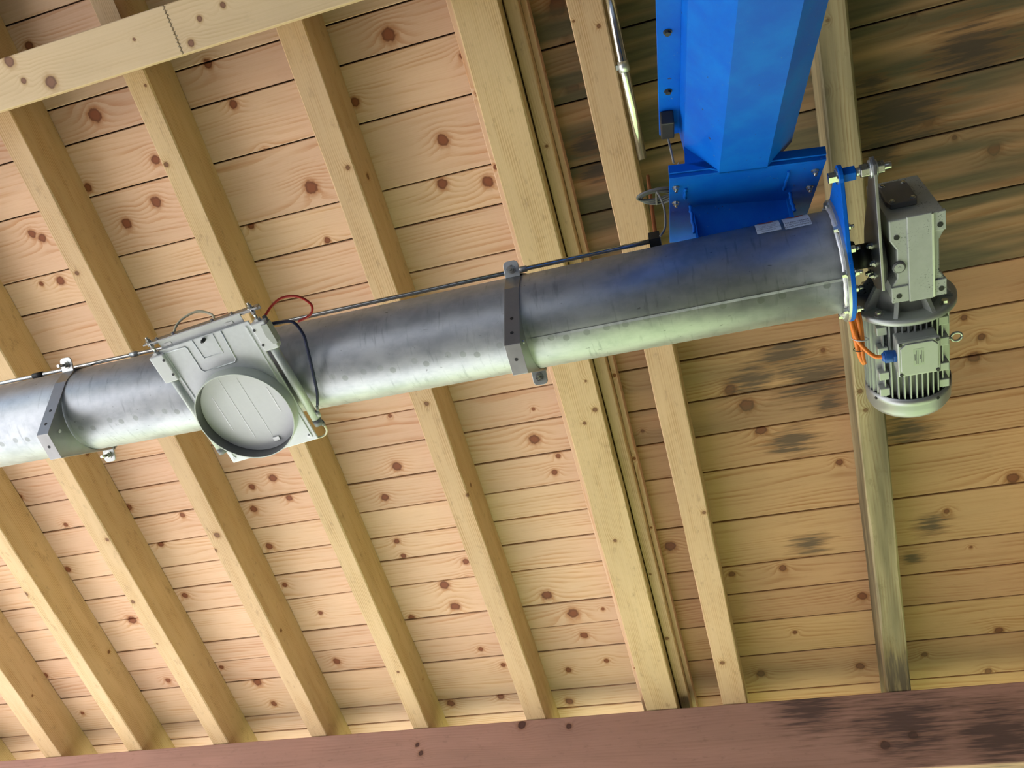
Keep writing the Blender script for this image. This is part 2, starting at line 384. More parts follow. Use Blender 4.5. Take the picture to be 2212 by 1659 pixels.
for J, x0, x1 in ((JL, -6.5, SPLIT), (JR, SPLIT, 2.6)):
    for j0, j1 in zip(J, J[1:]):
        b0, b1 = j0*NB + .0026, j1*NB - .0026
        bc, ac = (b0+b1)/2, (x0+x1)/2
        w = (b1-b0)/2; hl = (x1-x0)/2 - .002
        dz = random.uniform(-.002, .002); c = .0025
        prof = [(-w, .022), (-w, c), (-w+c, 0), (w-c, 0), (w, c), (w, .022)]
        mb = MB().prism(prof, -hl, hl, lambda p, q, t: (t, p, q))
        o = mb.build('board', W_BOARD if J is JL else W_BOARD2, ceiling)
        o.location = (ac, bc, NB + dz)
        ks = sorted([k for k in KN if x0 < k[0] < x1 and b0-.012 < k[1] < b1+.012], key=lambda k: -k[2])[:NK]
        while len(ks) < NK and random.random() < .3:
            for _ in range(20):
                kx = random.uniform(max(x0, -5.6), min(x1, 2.2)); ky = random.uniform(b0+.02, b1-.02)
                if all(abs(kx-k[0]) > .22 for k in ks): break
            ks.append((kx, ky, random.choice((.008, .01, .013, .017))))
        set_knots(o, [(k[0]-ac, k[1]-bc, k[2]*.92) for k in ks])
        if J is JR:
            set_stains(o, [(s[0]-ac, s[1]-bc, s[2]*1.3) for s in sorted(ST, key=lambda s: -s[2]) if b0-.02 < s[1] < b1+.02 and x0 < s[0] < x1])
            o['weathered_shaded'] = (random.choice((1.15, 1.4, 1.6)) if bc < 1.45 else random.choice((.1, .3, .45))) if bc < 2.2 else .05  # real weathering, strengthened up the slope to put shade into the colour

# ------------------------------------------------------------------ rafters
RK = [(-1.214,1.441,.01),(-1.175,1.918,.01),(-.539,1.466,.005),(-.532,1.601,.009),(-.587,1.655,.007),(-.591,2.262,.008),(-.564,2.282,.008),(-.592,2.319,.008),(-.633,2.991,.013),(-.571,2.993,.011),(-.605,.034,.008),(-.568,.27,.005),(-.597,.429,.006),(-.551,.729,.007),(-.548,.764,.007),(-.597,.778,.007),(-.202,.2,.006),(-.189,2.175,.008),(-.247,3.039,.01),(-1.197,.436,.009),(.492,1.798,.008),(-.516,.043,.01),(-.277,.165,.004),(-.24,.596,.005),(-.215,.605,.005),(-2.453,1.932,.014),(-2.505,2.016,.01),(-3.696,2.121,.014),(-3.103,2.257,.01)]
RL0, RL1 = -1.25, 3.74
def rafter(a0, a1, label, n0=3.0, n1=3.198, name='rafter', chew=.004, mat=None):
    hw = (a1-a0)/2; L = RL1-RL0; h = n1-n0; rs = random.Random(int(a0*1000))
    mb = MB(); K = 26; vs = []; fs = []
    for i in range(K+1):
        x = -L/2 + L*i/K; e = [rs.uniform(.002, .002+chew) for _ in range(2)]; s = rs.uniform(-.0012, .0012)
        vs += [(x, -hw+s, h), (x, -hw+s, e[0]), (x, -hw+e[0]+s, 0), (x, hw-e[1]+s, 0), (x, hw+s, e[1]), (x, hw+s, h)]
    for i in range(K):
        for j in range(6):
            q = (j+1) % 6
            fs.append((i*6+j, i*6+q, (i+1)*6+q, (i+1)*6+j))
    fs += [tuple(range(5, -1, -1)), tuple(K*6+j for j in range(6))]
    o = mb.add(vs, fs).build(name, mat or W_RAFT)
    # local x = down the slope, local y = across, local z = up from the underside
    o.matrix_world = frame(roof((a0+a1)/2, (RL0+RL1)/2, n0), bY, -bX, bZ)
    ks = [k for k in RK if a0-.01 < k[0] < a1+.01][:NK]
    while len(ks) < 4: ks.append((rs.uniform(a0+.01, a1-.01), rs.uniform(-.4, 3.3), rs.choice((.005, .007, .009))))
    ks = [(k[1]-(RL0+RL1)/2, -(k[0]-(a0+a1)/2), k[2]) for k in ks[:4]]
    while len(ks) < NK: ks.append((rs.uniform(-.5, 3.2)-(RL0+RL1)/2, -hw, rs.choice((.006, .008, .011)), rs.uniform(.03, .16)))
    set_knots(o, ks)
    tag(o, label, 'rafter', 'roof rafters')
    return o
rafter(-4.90, -4.795, 'rafter in the extreme lower left corner showing only its shaded side')
rafter(-4.285, -4.165, 'pale rafter leaving the left edge just above the lower left corner')
rafter(-3.698, -3.597, 'pale rafter second from the lower left corner, ending on the eave beam')
rafter(-3.127, -3.025, 'pale rafter under the left tube bracket, third from the lower left corner')
rafter(-2.508, -2.412, 'pale rafter passing behind the tube left of the slide gate')
rafter(-1.906, -1.815, 'pale rafter passing directly behind the slide gate plate')
rafter(-1.278, -1.173, 'pale rafter behind the tube midway between slide gate and right bracket')
rafter(-.659, -.505, 'broad doubled rafter with three small knots, just right of the right tube bracket', chew=.006)
rafter(-.288, -.173, 'rafter with a bright steel pipe along its right side, left of the blue trough')
o = rafter(.461, .563, 'grey worn cracked rafter, tinted darker for shade, behind the drive motor', chew=.009, mat=W_RAFT2)
set_stains(o, [(3.22-(RL0+RL1)/2, 0.0, .26)]); o['weathered_shaded'] = 1.05  # wear tint made stronger to paint in shade on this rafter
rafter(1.24, 1.34, 'rafter just past the right edge of the picture')
rafter(1.84, 1.94, 'second rafter past the right edge, next to the added light-blocking wall')
f = rafter(-.689, -.6595, 'thin orange packing batten on the left flank of the broad rafter', 3.075, 3.198, 'packing_batten', .001, W_BOARD); f['category'] = 'batten'; del f['group']
f = rafter(-.4995, -.452, 'narrow second rafter in the shade on the right flank of the broad rafter', 3.07, 3.198, 'companion_rafter', .003); del f['group']
f = rafter(-.4515, -.430, 'slim orange batten between the companion rafter and the boards', 3.13, 3.198, 'packing_batten', .001, W_BOARD); f['category'] = 'batten'; del f['group']

# ------------------------------------------------------------------ beams
UB = [(-2.162,-.215,.017),(-2.143,-.147,.01),(-2.046,-.118,.02),(-1.682,-.164,.005),(-1.337,-.18,.009),(-1.431,-.163,.009),(-1.492,-.103,.011)]
pu = empty('purlin', frame(roof(0, -.155, 2.8), bX, bY, bZ))
tag(pu, 'smooth pale purlin crossing under the rafters in the upper left corner', 'beam')
for x0, x1 in ((-6.4, -1.535), (-1.534, 2.19)):
    xc = (x0+x1)/2
    o = MB().box((x0-xc, -.0775, 0), (x1-xc, .0775, .199)).build('finger_jointed_length', W_PURL, pu, bevel=.003)
    o.location = (xc, 0, 0)
    set_knots(o, [(k[0]-xc, k[1]+.155, k[2]) for k in UB if x0 < k[0] < x1])
MB().add([Vector((-1.5345+(.006 if i % 2 else -.006)+sx*.0012, -.0775+.155*i/24, -.0004)) for sx in (-1, 1) for i in range(25)], [(i, i+1, 26+i, 25+i) for i in range(24)]).build('finger_joint', EARTH, pu)
LB = [(-1.865,1.951,.011),(-1.837,1.905,.013),(-1.3,2.015,.02),(-1.052,1.989,.014),(.39,1.794,.019),(.516,1.831,.019),(-.357,1.98,.015),(-2.869,1.914,.015)]
YB, ZT = 3.969, 2.040
eb = MB().box((-2.5, -.176, 0), (6.3, .176, .16)).build('eave_beam', W_BEAM, bevel=.006)
# local x along the eave, local y up, local z away from the eye (front face at z=0)
eb.matrix_world = frame(Vector((0, YB, ZT-.176+EYE)), Vector((-1,0,0)), Vector((0,0,1)), Vector((0,1,0)))
set_knots(eb, [(-k[0], k[1]-(ZT-.176), k[2]) for k in LB])
set_stains(eb, [(-.5, .02, .30), (-.85, -.05, .28), (-.10, .12, .22)]); eb['weathered_shaded'] = .15
tag(eb, 'dark reddish eave beam along the bottom edge carrying the rafter ends', 'beam')
for i, (x, y) in enumerate(((-6.1, 4.05), (2.4, 4.05))):
    p = MB().box((-.08, -.08, 0), (.08, .08, ZT-.352+EYE)).build('post', W_BEAM, bevel=.005)
    p.location = (x, y, 0); tag(p, ('post under the left end of the eave beam', 'post under the right end of the eave beam')[i], 'post', 'eave posts')

# ------------------------------------------------------------------ auger tube
TY, TZ, TR = 1.2914, 1.7555 + EYE, .125
U = Vector((0, -.5926, -.8055)); V = Vector((0, -.8055, .5926))     # towards the eye / up across the tube
tube = empty('auger_tube', Matrix.Translation((0, TY, TZ)))
tag(tube, 'long galvanised steel auger tube running across the picture under the rafters', 'tube')
MB().lathe([(-3.6, TR), (-1.55, TR), (-.47, TR), (.300, TR)], 96).build('tube_wall', GALV, tube)
def arcp(x, th, r): return Vector((x, r*math.cos(th), r*math.sin(th)))
def strip(x0, x1, t0, t1, r, nx=1, nt=4):
    mb = MB(); vs = []; fs = []
    for i in range(nx+1):
        for j in range(nt+1): vs.append(arcp(x0+(x1-x0)*i/nx, t0+(t1-t0)*j/nt, r))
    for i in range(nx):
        for j in range(nt):
            k = i*(nt+1)+j; fs.append((k, k+1, k+nt+2, k+nt+1))
    return mb.add(vs, fs, True)
strip(-.455, .296, R(-107.5), R(-104.5), TR+.0012).build('seam', GALV, tube)
MB().lathe([(.2999, TR+.0005), (.2999, .148), (.306, .148), (.306, TR+.0005)], 64, smooth=False, caps=False).build('end_flange', ZINC, tube)
wb = MB(); rs = random.Random(3)
pts = [arcp(.2965+rs.uniform(-.0015,.0015), R(i*6), TR+.0045+rs.uniform(-.001,.001)) for i in range(61)]
wb.tube(pts, .0045, 7).build('weld_bead', WELD, tube)
bb = 0
for i in range(8):
    th = R(22.5 + i*45)
    mb = MB(); c = arcp(.300, th, .138); bolt(mb, c, (-1,0,0), .0075); bolt(mb, c+Vector((.0165,0,0)), (1,0,0), .0075, stud=.008)
    mb.build('flange_bolt', BOLT, tube)
MD = Vector((0, .9912, -.1321)); KD = Vector((0, .1321, .9912))
def mk(x, m, k): return Vector((x, 0, 0)) + MD*m + KD*k
# blue end plate with its reaction lug
outline = []
lug = (-.25, -.08); la = math.atan2(lug[1], lug[0])
for i in range(41):
    a = la + R(38) + i*(2*math.pi-R(76))/40
    outline.append((.149*math.cos(a), .149*math.sin(a)))
for i in range(9):
    a = la - R(90) + i*R(180)/8
    outline.append((lug[0]+.024*math.cos(a), lug[1]+.024*math.sin(a)))
MB().prism(outline, .3061, .316, lambda p, q, t: mk(t, p, q)).build('end_plate', BLUE, tube, bevel=.0015)
lb = MB()
bolt(lb, mk(.3061, *lug), (-1,0,0), .013, h=.016); lb.build('lug_bolt', BOLT, tube)
lb = MB().cyl(mk(.316, *lug), mk(.342, *lug), .0175, 6, smooth=False); lb.build('lug_spacer', BLUE, tube, bevel=.001)
# bearing housing
mb = MB(); mb.lathe([(.3162, .062), (.3162+.012, .060), (.334, .042), (.345, .040)], 28)
mb.build('bearing_housing', BLACK, tube)
for i in range(4):
    a = R(45+90*i)
    mb = MB(); mb.cyl(mk(.3162, .075*math.cos(a), .075*math.sin(a)), mk(.324, .075*math.cos(a), .075*math.sin(a)), .018, 14)
    bolt(mb, mk(.324, .075*math.cos(a), .075*math.sin(a)), (1,0,0), .009, stud=.012); mb.build('bearing_bolt', BOLT if i != 1 else DARKM, tube)
# warning labels
def text_on_tube(parent, body, x, th, size, mat, dx=0):
    cu = bpy.data.curves.new('t', 'FONT'); cu.body = body; cu.size = size; cu.align_x = 'CENTER'; cu.align_y = 'CENTER'
    tmp = bpy.data.objects.new('t', cu); col.objects.link(tmp)
    dg = bpy.context.evaluated_depsgraph_get(); dg.update()
    me = bpy.data.meshes.new_from_object(tmp.evaluated_get(dg)); me.name = 'label_text'
    bpy.data.objects.remove(tmp); bpy.data.curves.remove(cu)
    for v in me.vertices:
        X, Yv = v.co.x, v.co.y
        t = th - Yv/(TR+.0016)
        v.co = arcp(x+X, t, TR+.0013)
    me.materials.clear(); me.materials.append(mat)
    o = bpy.data.objects.new('label_text', me); col.objects.link(o); o.parent = parent
for x0, x1, lines in ((.128, .184, ('NE PAS ENLEVER', 'LES DISPOSITIFS', 'ET LES EQUIPEMENTS', 'DE SECURITE')), (.192, .252, ('NE PAS OPERER', 'SUR MACHINES', 'EN MOUVEMENT'))):
    t0, t1 = R(146), R(182 if len(lines) == 4 else 184)
    o = strip(x0, x1, t0, t1, TR+.0008, 1, 8).build('warning_label', WHITEL, tube)
    n = len(lines)
    for i, s in enumerate(lines):
        step = R(3.9 if n == 4 else 4.3)
        text_on_tube(o, s, (x0+x1)/2, t1 - R(3.2) - (n-1-i)*step, .0056 if n == 4 else .0078, INK)
    fan = MB(); vs = [arcp((x0+x1)/2, t0+R(2), TR+.0014)]
    for i in range(13):
        a = math.pi*i/12; vs.append(arcp((x0+x1)/2 + .022*math.cos(a), t0+R(2)+R(11)*math.sin(a), TR+.0014))
    fan.add(vs, [(0, i, i+1) for i in range(1, 13)]).build('label_symbol', REDINK, o)

# ------------------------------------------------------------------ tube brackets
def uv(x, u, v): return Vector((x, 0, 0)) + U*u + V*v
outer = [(.047, .1225), (.089, .093), (.2006, -.045), (.1715, -.121), (-.035, -.1345)]
def bracket(xr, label):
    w = .040; th = .004
    root = empty('tube_bracket', Matrix.Translation((xr, TY, TZ)))
    tag(root, label, 'bracket', 'tube brackets')
    # folded strap
    def inset(poly, d):
        out = []
        for i, p in enumerate(poly):
            a = Vector(poly[max(i-1, 0)]); b = Vector(poly[min(i+1, len(poly)-1)])
            t = (b-a).normalized(); nrm = Vector((t.y, -t.x))
            if nrm.dot(Vector(p)) > 0: nrm = -nrm
            out.append((p[0]+nrm.x*d, p[1]+nrm.y*d))
        return out
    inner = inset(outer, th)
    for i in range(len(outer)-1):
        q = [outer[i], outer[i+1], inner[i+1], inner[i]]
        MB().prism(q, -w, 0, lambda p, s, t: uv(t, p, s)).build('strap_face', STRAP, root, bevel=.0008)
    # web plate cut round the tube
    arc = []
    for i in range(25):
        a = R(48) - R(48+103)*i/24
        arc.append(((TR+.0015)*math.cos(a), (TR+.0015)*math.sin(a)))
    web = [outer[1]] + arc + [inner[4], inner[3], inner[2]]
    MB().prism(web, -.006, -.002, lambda p, s, t: uv(t, p, s)).build('web_plate', STRAP, root)
    # ears
    for (u0, v0, sg) in ((.050, .1215, 1), (-.038, -.130, -1)):
        prof = []
        for i in range(7): a = R(90*i/6); prof.append((-.008+.008*math.cos(a)-.0, .030+.010*math.sin(a)))
        e = [(-w, 0), (0, 0)]
        for i in range(7): a = R(15*i); e.append((-.012+.012*math.cos(a), .030+.012*math.sin(a)))
        for i in range(7): a = R(90+15*i); e.append((-w+.012+.012*math.cos(a), .030+.012*math.sin(a)))
        MB().prism(e, 0, .005, lambda p, q, t: uv(p, u0-t, v0+sg*q)).build('ear', ZINC, root, bevel=.001)
        mb = MB(); c = uv(-w/2, u0, v0+sg*.020); bolt(mb, c, U, .0085, stud=.022); mb.cyl(c, c-U*.02, .005, 8)
        mb.build('ear_bolt', BOLT, root)
    # holes
    for (p, q, f) in ((outer[1], outer[2], .55), (outer[1], outer[2], .80), (outer[2], outer[3], .5)):
        c2 = Vector(p).lerp(Vector(q), f); d = (Vector(q)-Vector(p)).normalized(); nn = Vector((d.y, -d.x))
        if nn.dot(c2) < 0: nn = -nn
        c = uv(-w/2, c2.x, c2.y); N = U*nn.x + V*nn.y
        MB().cyl(c-N*.002, c+N*.0006, .0045, 12, smooth=False).build('hole', DARKM, root)
    MB().cyl(uv(-.0021, .155, -.045), uv(.0006, .155, -.045), .005, 12).build('hole', WELD, root)
    # back half, out of sight above the tube
    back = [(.040, .130), (-.075, .128), (-.150, .05), (-.150, -.06), (-.045, -.139)]
    bi = inset(back, th)
    MB().prism(back + bi[::-1], -w, 0, lambda p, s, t: uv(t, p, s)).build('back_strap', STRAP, root)
    return root
bracket(-.460, 'folded steel bracket round the tube right of the slide gate')
bracket(-1.846, 'folded steel bracket round the tube left of the slide gate')

# ------------------------------------------------------------------ thin rod along the tube
rod = empty('slim_conduit', Matrix.Translation((0, TY, TZ)))
tag(rod, 'slim bright steel rod running along the top of the galvanised tube', 'rod')
MB().tube([uv(x, -.030, .134 + .0085*(x+2.1)/2.0) for x in (-3.5, -2.1, -1, -.125)], .0062, 12).build('rod_bar', CHROME, rod)
for x in (-1.69, -.47): MB().cyl(uv(x-.014, -.030, .134+.0085*(x+2.1)/2), uv(x+.014, -.030, .134+.0085*(x+2.1)/2), .0085, 12).build('coupling', ZINC, rod)
for x in (-2.045, -1.395): MB().cyl(uv(x-.018, -.030, .134+.0085*(x+2.1)/2), uv(x+.018, -.030, .134+.0085*(x+2.1)/2), .0092, 12).build('sleeve', BLACK, rod)
MB().box((-.128, -.016, -.016), (-.100, .016, .016), Matrix.Translation(uv(0, -.030, .1424))).build('end_plug', BLACK, rod)

# ------------------------------------------------------------------ slide gate
go = Vector((-1.2551, 1.2839, 1.60+EYE)); rv = Vector((-.1731, -.0535, -.0831))
gate = empty('slide_gate', Matrix.Translation(go) @ Matrix.Rotation(rv.length, 4, rv.normalized()))
tag(gate, 'pale steel slide gate valve with round outlet hanging below the tube', 'valve')
GW, G0, G1 = .138, .240, .146
MB().box((-GW, -G0, 0), (GW, G1, .006)).build('gate_plate', GATEW, gate, bevel=.002)
# pressed rim folds along the long sides
for s in (-1, 1): MB().box((s*(GW-.013)-.0025, -G0+.012, -.003), (s*(GW-.013)+.0025, G1-.012, .001)).build('pressed_rib', GATEW, gate, bevel=.001)
def ribpath(pts, r=.0022): return MB().tube([Vector((x, y, -.0002)) for x, y in pts], r, 8)
ribpath([(-.13,-.228),(-.062,-.228),(-.058,-.222),(-.058,-.152),(-.05,-.145),(.042,-.145),(.05,-.152),(.055,-.238)]).build('pressed_rib', GATEW, gate)
ribpath([(-.033,-.238),(-.031,-.181),(.027,-.181),(.030,-.238)], .0016).build('pressed_rib', GATEW, gate)
mb = MB(); mb.cyl((0,-.231,0), (0,-.231,-.012), .005, 10); mb.cyl((0,-.231,-.012), (0,-.231,-.018), .003, 8); mb.build('grease_nipple', DARKM, gate)
# outlet collar with the closed slide inside it
RR, RH = .1355, .036
MB().lathe([(-RH, RR-.0025), (-RH-.001, RR), (-RH+.003, RR+.0012), (.001, RR+.0005)], 72, 'z', caps=False).build('outlet_collar', CYLW, gate)
MB().lathe([(-RH, RR-.0026), (-RH+.02, RR-.0028), (-.0005, RR-.003)], 72, 'z', caps=False).build('shaded_collar_liner', GREYD, gate)  # dark grey paints in the shade on the collar's inner wall
MB().lathe([(-.004, .0005), (-.0042, RR-.004)], 72, 'z', caps=False, smooth=False).build('slide_disc', GATEW2, gate)
for x, y0, y1, wd in ((-.028, -.115, .085, .0011), (.022, -.10, .09, .0007), (-.075, -.07, .045, .0016), (.085, -.05, .03, .0016)):
    MB().box((x-wd, y0, -.0048), (x+wd, y1, -.0040)).build('scratch_groove', ZINC, gate)
mb = MB(); mb.box((.02,.098,-.008),(.040,.112,-.004)); mb.build('slide_stop', ZINC, gate, bevel=.001)
# slide tongue and cross bar
MB().box((-.130, -.262, .008), (.122, -.10, .011)).build('slide_tongue', GATEW2, gate)
MB().box((-.166, -.270, -.004), (.182, -.266, .016)).box((-.166, -.270, .012), (.182, -.256, .016)).build('cross_bar', STRAP, gate, bevel=.0006)
for i, x in enumerate((-.125, -.075, .045, .105)):
    mb = MB(); bolt(mb, (x, -.270, .006), (0,-1,0), .004); mb.build('bar_screw', BOLT, gate)
for x in (-.105, .085):
    MB().box((x-.014, -.252, .0065), (x+.010, -.243, .0085)).build('tongue_clip', ZINC, gate, bevel=.001)
for s, x in ((-1, -.147), (1, .163)):
    br = MB().box((x-.021, -.232, -.012), (x+.021, -.150, .012)).build('cylinder_bracket', GATEW2, gate, bevel=.003)
    for y in (-.215, -.17): MB().cyl((x-s*.016, y, -.0135), (x-s*.016, y, -.011), .0035, 10).build('screw', DARKM, br)
    bar = MB().cyl((x, -.150, .001), (x, .086, .001), .0115, 20).build('cylinder_barrel', CYLW, gate)
    MB().cyl((x, .086, .001), (x, .104, .001), .0125, 20).build('end_cap', GREYC, bar)
    MB().cyl((x, -.275, .001), (x, -.232, .001), .0042, 10).build('piston_rod', CHROME, gate)
    mb = MB(); bolt(mb, (x, -.271, .001), (0,-1,0), .0065, stud=.006); hexnut(mb, (x, -.254, .001), (0,-1,0), .0065, .006); mb.build('rod_nut', BOLT, gate)
    MB().cyl((x, -.240, .001), (x, -.231, .001), .010, 6, smooth=False).build('gland_nut', ZINC, gate)
MB().prism([(.171,-.222),(.186,-.222),(.186,-.165),(.176,-.165),(.168,-.190)], -.014, -.0125, lambda p, q, t: (p, q, t)).box((.186,-.222,-.014),(.188,-.165,.012)).build('sensor_plate', GREYP, gate)
MB().cyl((.178, -.236, .012), (.182, -.222, .006), .006, 10).build('hose_fitting', GREYD, gate)
mb = MB(); mb.cyl((.178,.062,-.001),(.176,.080,0), .006, 10); mb.cyl((.186,.048,0),(.177,.072,0), .004, 8); mb.build('hose_elbow', GREYP, gate)
mb = MB(); mb.cyl((.172,.098,.004),(.170,.114,.008), .0055, 10); mb.build('hose_elbow', GREYD, gate)
HZ = .0
MB().tube(bez([(.180,-.234,.013),(.199,-.246,.035),(.228,-.252,.052),(.264,-.239,.060),(.286,-.207,.060),(.274,-.185,.052),(.238,-.180,.045)], 8), .0034, 8).build('red_air_hose', RED, gate)
MB().tube(bez([(.176,-.203,.030),(.205,-.197,.032),(.233,-.187,.030),(.243,-.150,.024),(.236,-.110,.018),(.222,-.050,.010),(.205,.010,.004),(.189,.046,0)], 8), .0042, 8).build('navy_air_hose', NAVY, gate)
MB().tube(bez([(-.092,-.252,.016),(-.080,-.274,.038),(-.055,-.286,.052),(-.012,-.288,.060),(.026,-.270,.050),(.040,-.258,.020)], 8), .0034, 8).build('clear_air_hose', CREAM, gate)
MB().tube(bez([(.170,.112,.009),(.166,.135,.014),(.150,.150,.018),(.130,.150,.014),(.120,.140,.008)], 8), .0030, 8).build('clear_air_hose', CREAM, gate)
for x in (-.124, .118): MB().cyl((x, .130, -.003), (x, .130, .001), .0045, 12).build('rivet', ZINC, gate)
# throat between gate and tube
MB().lathe([(.006, .120), (.070, .120)], 48, 'z', caps=False).build('throat', GATEW, gate)

# ------------------------------------------------------------------ blue trough
psi, el = R(7), R(33.7)
tD = Vector((-math.sin(psi)*math.cos(el), math.cos(psi)*math.cos(el), math.sin(el)))
e1 = Vector((math.cos(psi), math.sin(psi), 0)); e2 = e1.cross(tD)
tro = empty('blue_trough', frame(Vector((.064, 1.0121, 1.7936+EYE)), e1, tD, e2))
tag(tro, 'bright blue octagonal conveyor trough rising overhead to the top of the tube', 'conveyor')
LEN = 2.5
sec = [(0,0), (.107,0), (.169,.062), (.160,.125), (-.080,.125), (-.073,.073)]
def tf(p, q, t): return (p, t, q)
# facets of the folded shell
for i in range(6):
    if i == 3: continue
    p, q = Vector(sec[i]), Vector(sec[(i+1) % 6])
    d = (q-p).normalized(); nn = Vector((-d.y, d.x))*.003
    MB().prism([p, q, q+nn, p+nn], -LEN, 0.0, tf).build('shell_facet', BLUE, tro)
MB().prism([(-.126,.120),(-.079,.120),(-.079,.126),(-.126,.126)], -LEN, .0, tf).build('side_flange', BLUE, tro, bevel=.001)
MB().prism([(.159,.120),(.172,.120),(.172,.126),(.159,.126)], -LEN, .0, tf).build('side_flange', BLUE, tro, bevel=.001)
MB().prism([(-.126,.1262),(.170,.1262),(.15,.165),(-.10,.165)], -LEN, .0, tf).build('cover_lid', BLUE, tro)
for k in range(11):
    for x in (-.105,):
        mb = MB(); bolt(mb, (x, -.18-k*.2, .120), (0,0,-1), .0065, h=.005); mb.build('flange_bolt', DARKM, tro)
# inlet plate with folded lip, side bolts and welded chute
MB().box((-.113, -.004, .000), (.236, .36, .006)).build('inlet_plate', BLUE, tro, bevel=.001)
MB().box((-.113, -.012, .000), (.236, -.004, .030)).build('plate_lip', BLUE, tro, bevel=.001)
MB().box((-.113, -.019, .0095), (.236, -.0125, .030)).build('plate_lip', BLUE, tro, bevel=.001)
MB().prism([sec[0],sec[1],sec[2],sec[3],sec[4],sec[5]], -.001, .003, tf).build('end_wall', BLUE, tro)
MB().add([(-.075,-.013,.030),(0,-.013,.002),(-.073,-.013,.073),(-.075,-.019,.030),(0,-.019,.002),(-.073,-.019,.073)], [(0,1,2),(5,4,3),(0,3,4,1),(1,4,5,2),(2,5,3,0)]).build('gusset', BLUE, tro)
for x, y in ((-.098,.035),(-.098,.115),(.218,.035),(.218,.115)):
    mb = MB(); bolt(mb, (x, y, 0), (0,0,-1), .0065, h=.006, stud=.006); mb.build('plate_bolt', BOLT, tro)
# chute walls go straight down to the tube, so they are built in world axes and brought into the trough frame
inv = tro.matrix_world.inverted()
def wp(x, y, z): return inv @ Vector((x, y, z))
zt = TZ
for nm, poly in (('front', [(-.012,1.128,1.873),(.222,1.158,1.906),(.222,1.228,1.846),(-.012,1.198,1.813)]),):
    vs = [wp(x, y, z+EYE) for x, y, z in poly] + [wp(x, y+.006, z+EYE) for x, y, z in poly]
    MB().add(vs, [(0,1,2,3),(7,6,5,4),(0,4,5,1),(1,5,6,2),(2,6,7,3),(3,7,4,0)]).build('chute_wall', BLUE, tro)
for x, ya, za in ((-.012, 1.134, 1.873), (.216, 1.164, 1.906)):
    y2 = 1.40
    poly = [(x,ya,za),(x,y2,za+.15),(x,y2,1.82),(x,1.36,1.86),(x,1.30,1.878),(x,1.23,1.865),(x,1.18,1.81)]
    vs = [wp(a, b, c+EYE) for a, b, c in poly] + [wp(a+.006, b, c+EYE) for a, b, c in poly]
    n = len(poly)
    MB().add(vs, [tuple(range(n)), tuple(range(2*n-1, n-1, -1))] + [(i, (i+1) % n, n+(i+1) % n, n+i) for i in range(n)]).build('chute_wall', BLUE, tro)
rs = random.Random(5)
for xa, ya, za, xb, yb, zb in ((-.013,1.118,1.862,-.013,1.166,1.81),(.224,1.138,1.885,.224,1.172,1.82)):
    pts = [wp(xa+(xb-xa)*i/14+rs.uniform(-.0015,.0015), ya+(yb-ya)*i/14-.003+rs.uniform(-.001,.001), za+(zb-za)*i/14+EYE) for i in range(15)]
    MB().tube(pts, .0042, 7).build('weld_bead', BLUE, tro)
for y0, y1, x in ((.045,.10,-.075), (.020,.115,.158)):
    pts = [Vector((x+rs.uniform(-.002,.002), y0+(y1-y0)*i/9, -.001)) for i in range(10)]
    MB().tube(pts, .0036, 7).build('weld_bead', BLUE, tro)

# ------------------------------------------------------------------ gear motor
gm = empty('gear_motor', frame(Vector((.3, TY, TZ)), Vector((1,0,0)), MD, KD))
tag(gm, 'grey gearbox with finned electric motor at the right end of the tube', 'motor')
XC, KC = .150, .008
gb = [(.100,-.130),(.215,-.130),(.215,-.085),(.203,-.062),(.203,.018),(.215,.038),(.215,.078),(.100,.078),(.100,.038),(.112,.018),(.114,-.055),(.100,-.080)]
box = MB().prism(gb, -.105, .105, lambda p, q, t: (p, q, t)).build('gearbox', GREYP, gm, bevel=.003)
MB().box((.136, -.134, -.111), (.188, .082, -.104)).build('sump_rib', GREYP, box, bevel=.002)
MB().box((.186, -.131, -.1125), (.1905, .079, -.104)).build('split_line', ZINC, box)
MB().box((.0985, .038, -.109), (.136, .0795, -.098)).build('foot_pad', GREYP, box, bevel=.0015)
MB().box((.190, .038, -.109), (.2165, .0795, -.098)).build('foot_pad', GREYP, box, bevel=.0015)
MB().box((.190, -.1315, -.109), (.2165, -.085, -.098)).build('foot_pad', GREYP, box, bevel=.0015)
for x, m_, d in ((.115,-.087,-.1056),(.114,.062,-.1096),(.204,-.100,-.1096),(.205,.062,-.1096)):
    MB().lathe([(d, .0001), (d-.0004, .0062)], 16, 'z', (x, m_, 0), False).build('bolt_hole', BLACK, box)
mb = MB(); mb.lathe([(-.104, .0145), (-.1085, .0145), (-.1085, .0115)], 24, 'z', (.117,-.012,0)); mb.build('plug_ring', GREYD, box)
mb = MB(); mb.lathe([(-.104, .0112), (-.111, .0105)], 24, 'z', (.117,-.012,0)); hexnut(mb, (.117,-.012,-.111), (0,0,-1), .0035, .001); mb.build('oil_plug', GREYP, box)
cov = [(.118,-.052),(.172,-.052),(.178,-.030),(.178,.050),(.165,.068),(.124,.068),(.116,.050),(.112,-.030)]
cv = MB().prism(cov, -.143, -.130, lambda p, q, t: (p, t, q)).build('front_cover', GREYD, gm, bevel=.002)
for x, k_ in ((.124,-.038),(.168,-.038),(.170,.05),(.124,.05)):
    mb = MB(); bolt(mb, (x, -.143, k_), (0,-1,0), .0045, h=.003); mb.build('cover_screw', BOLT, cv)
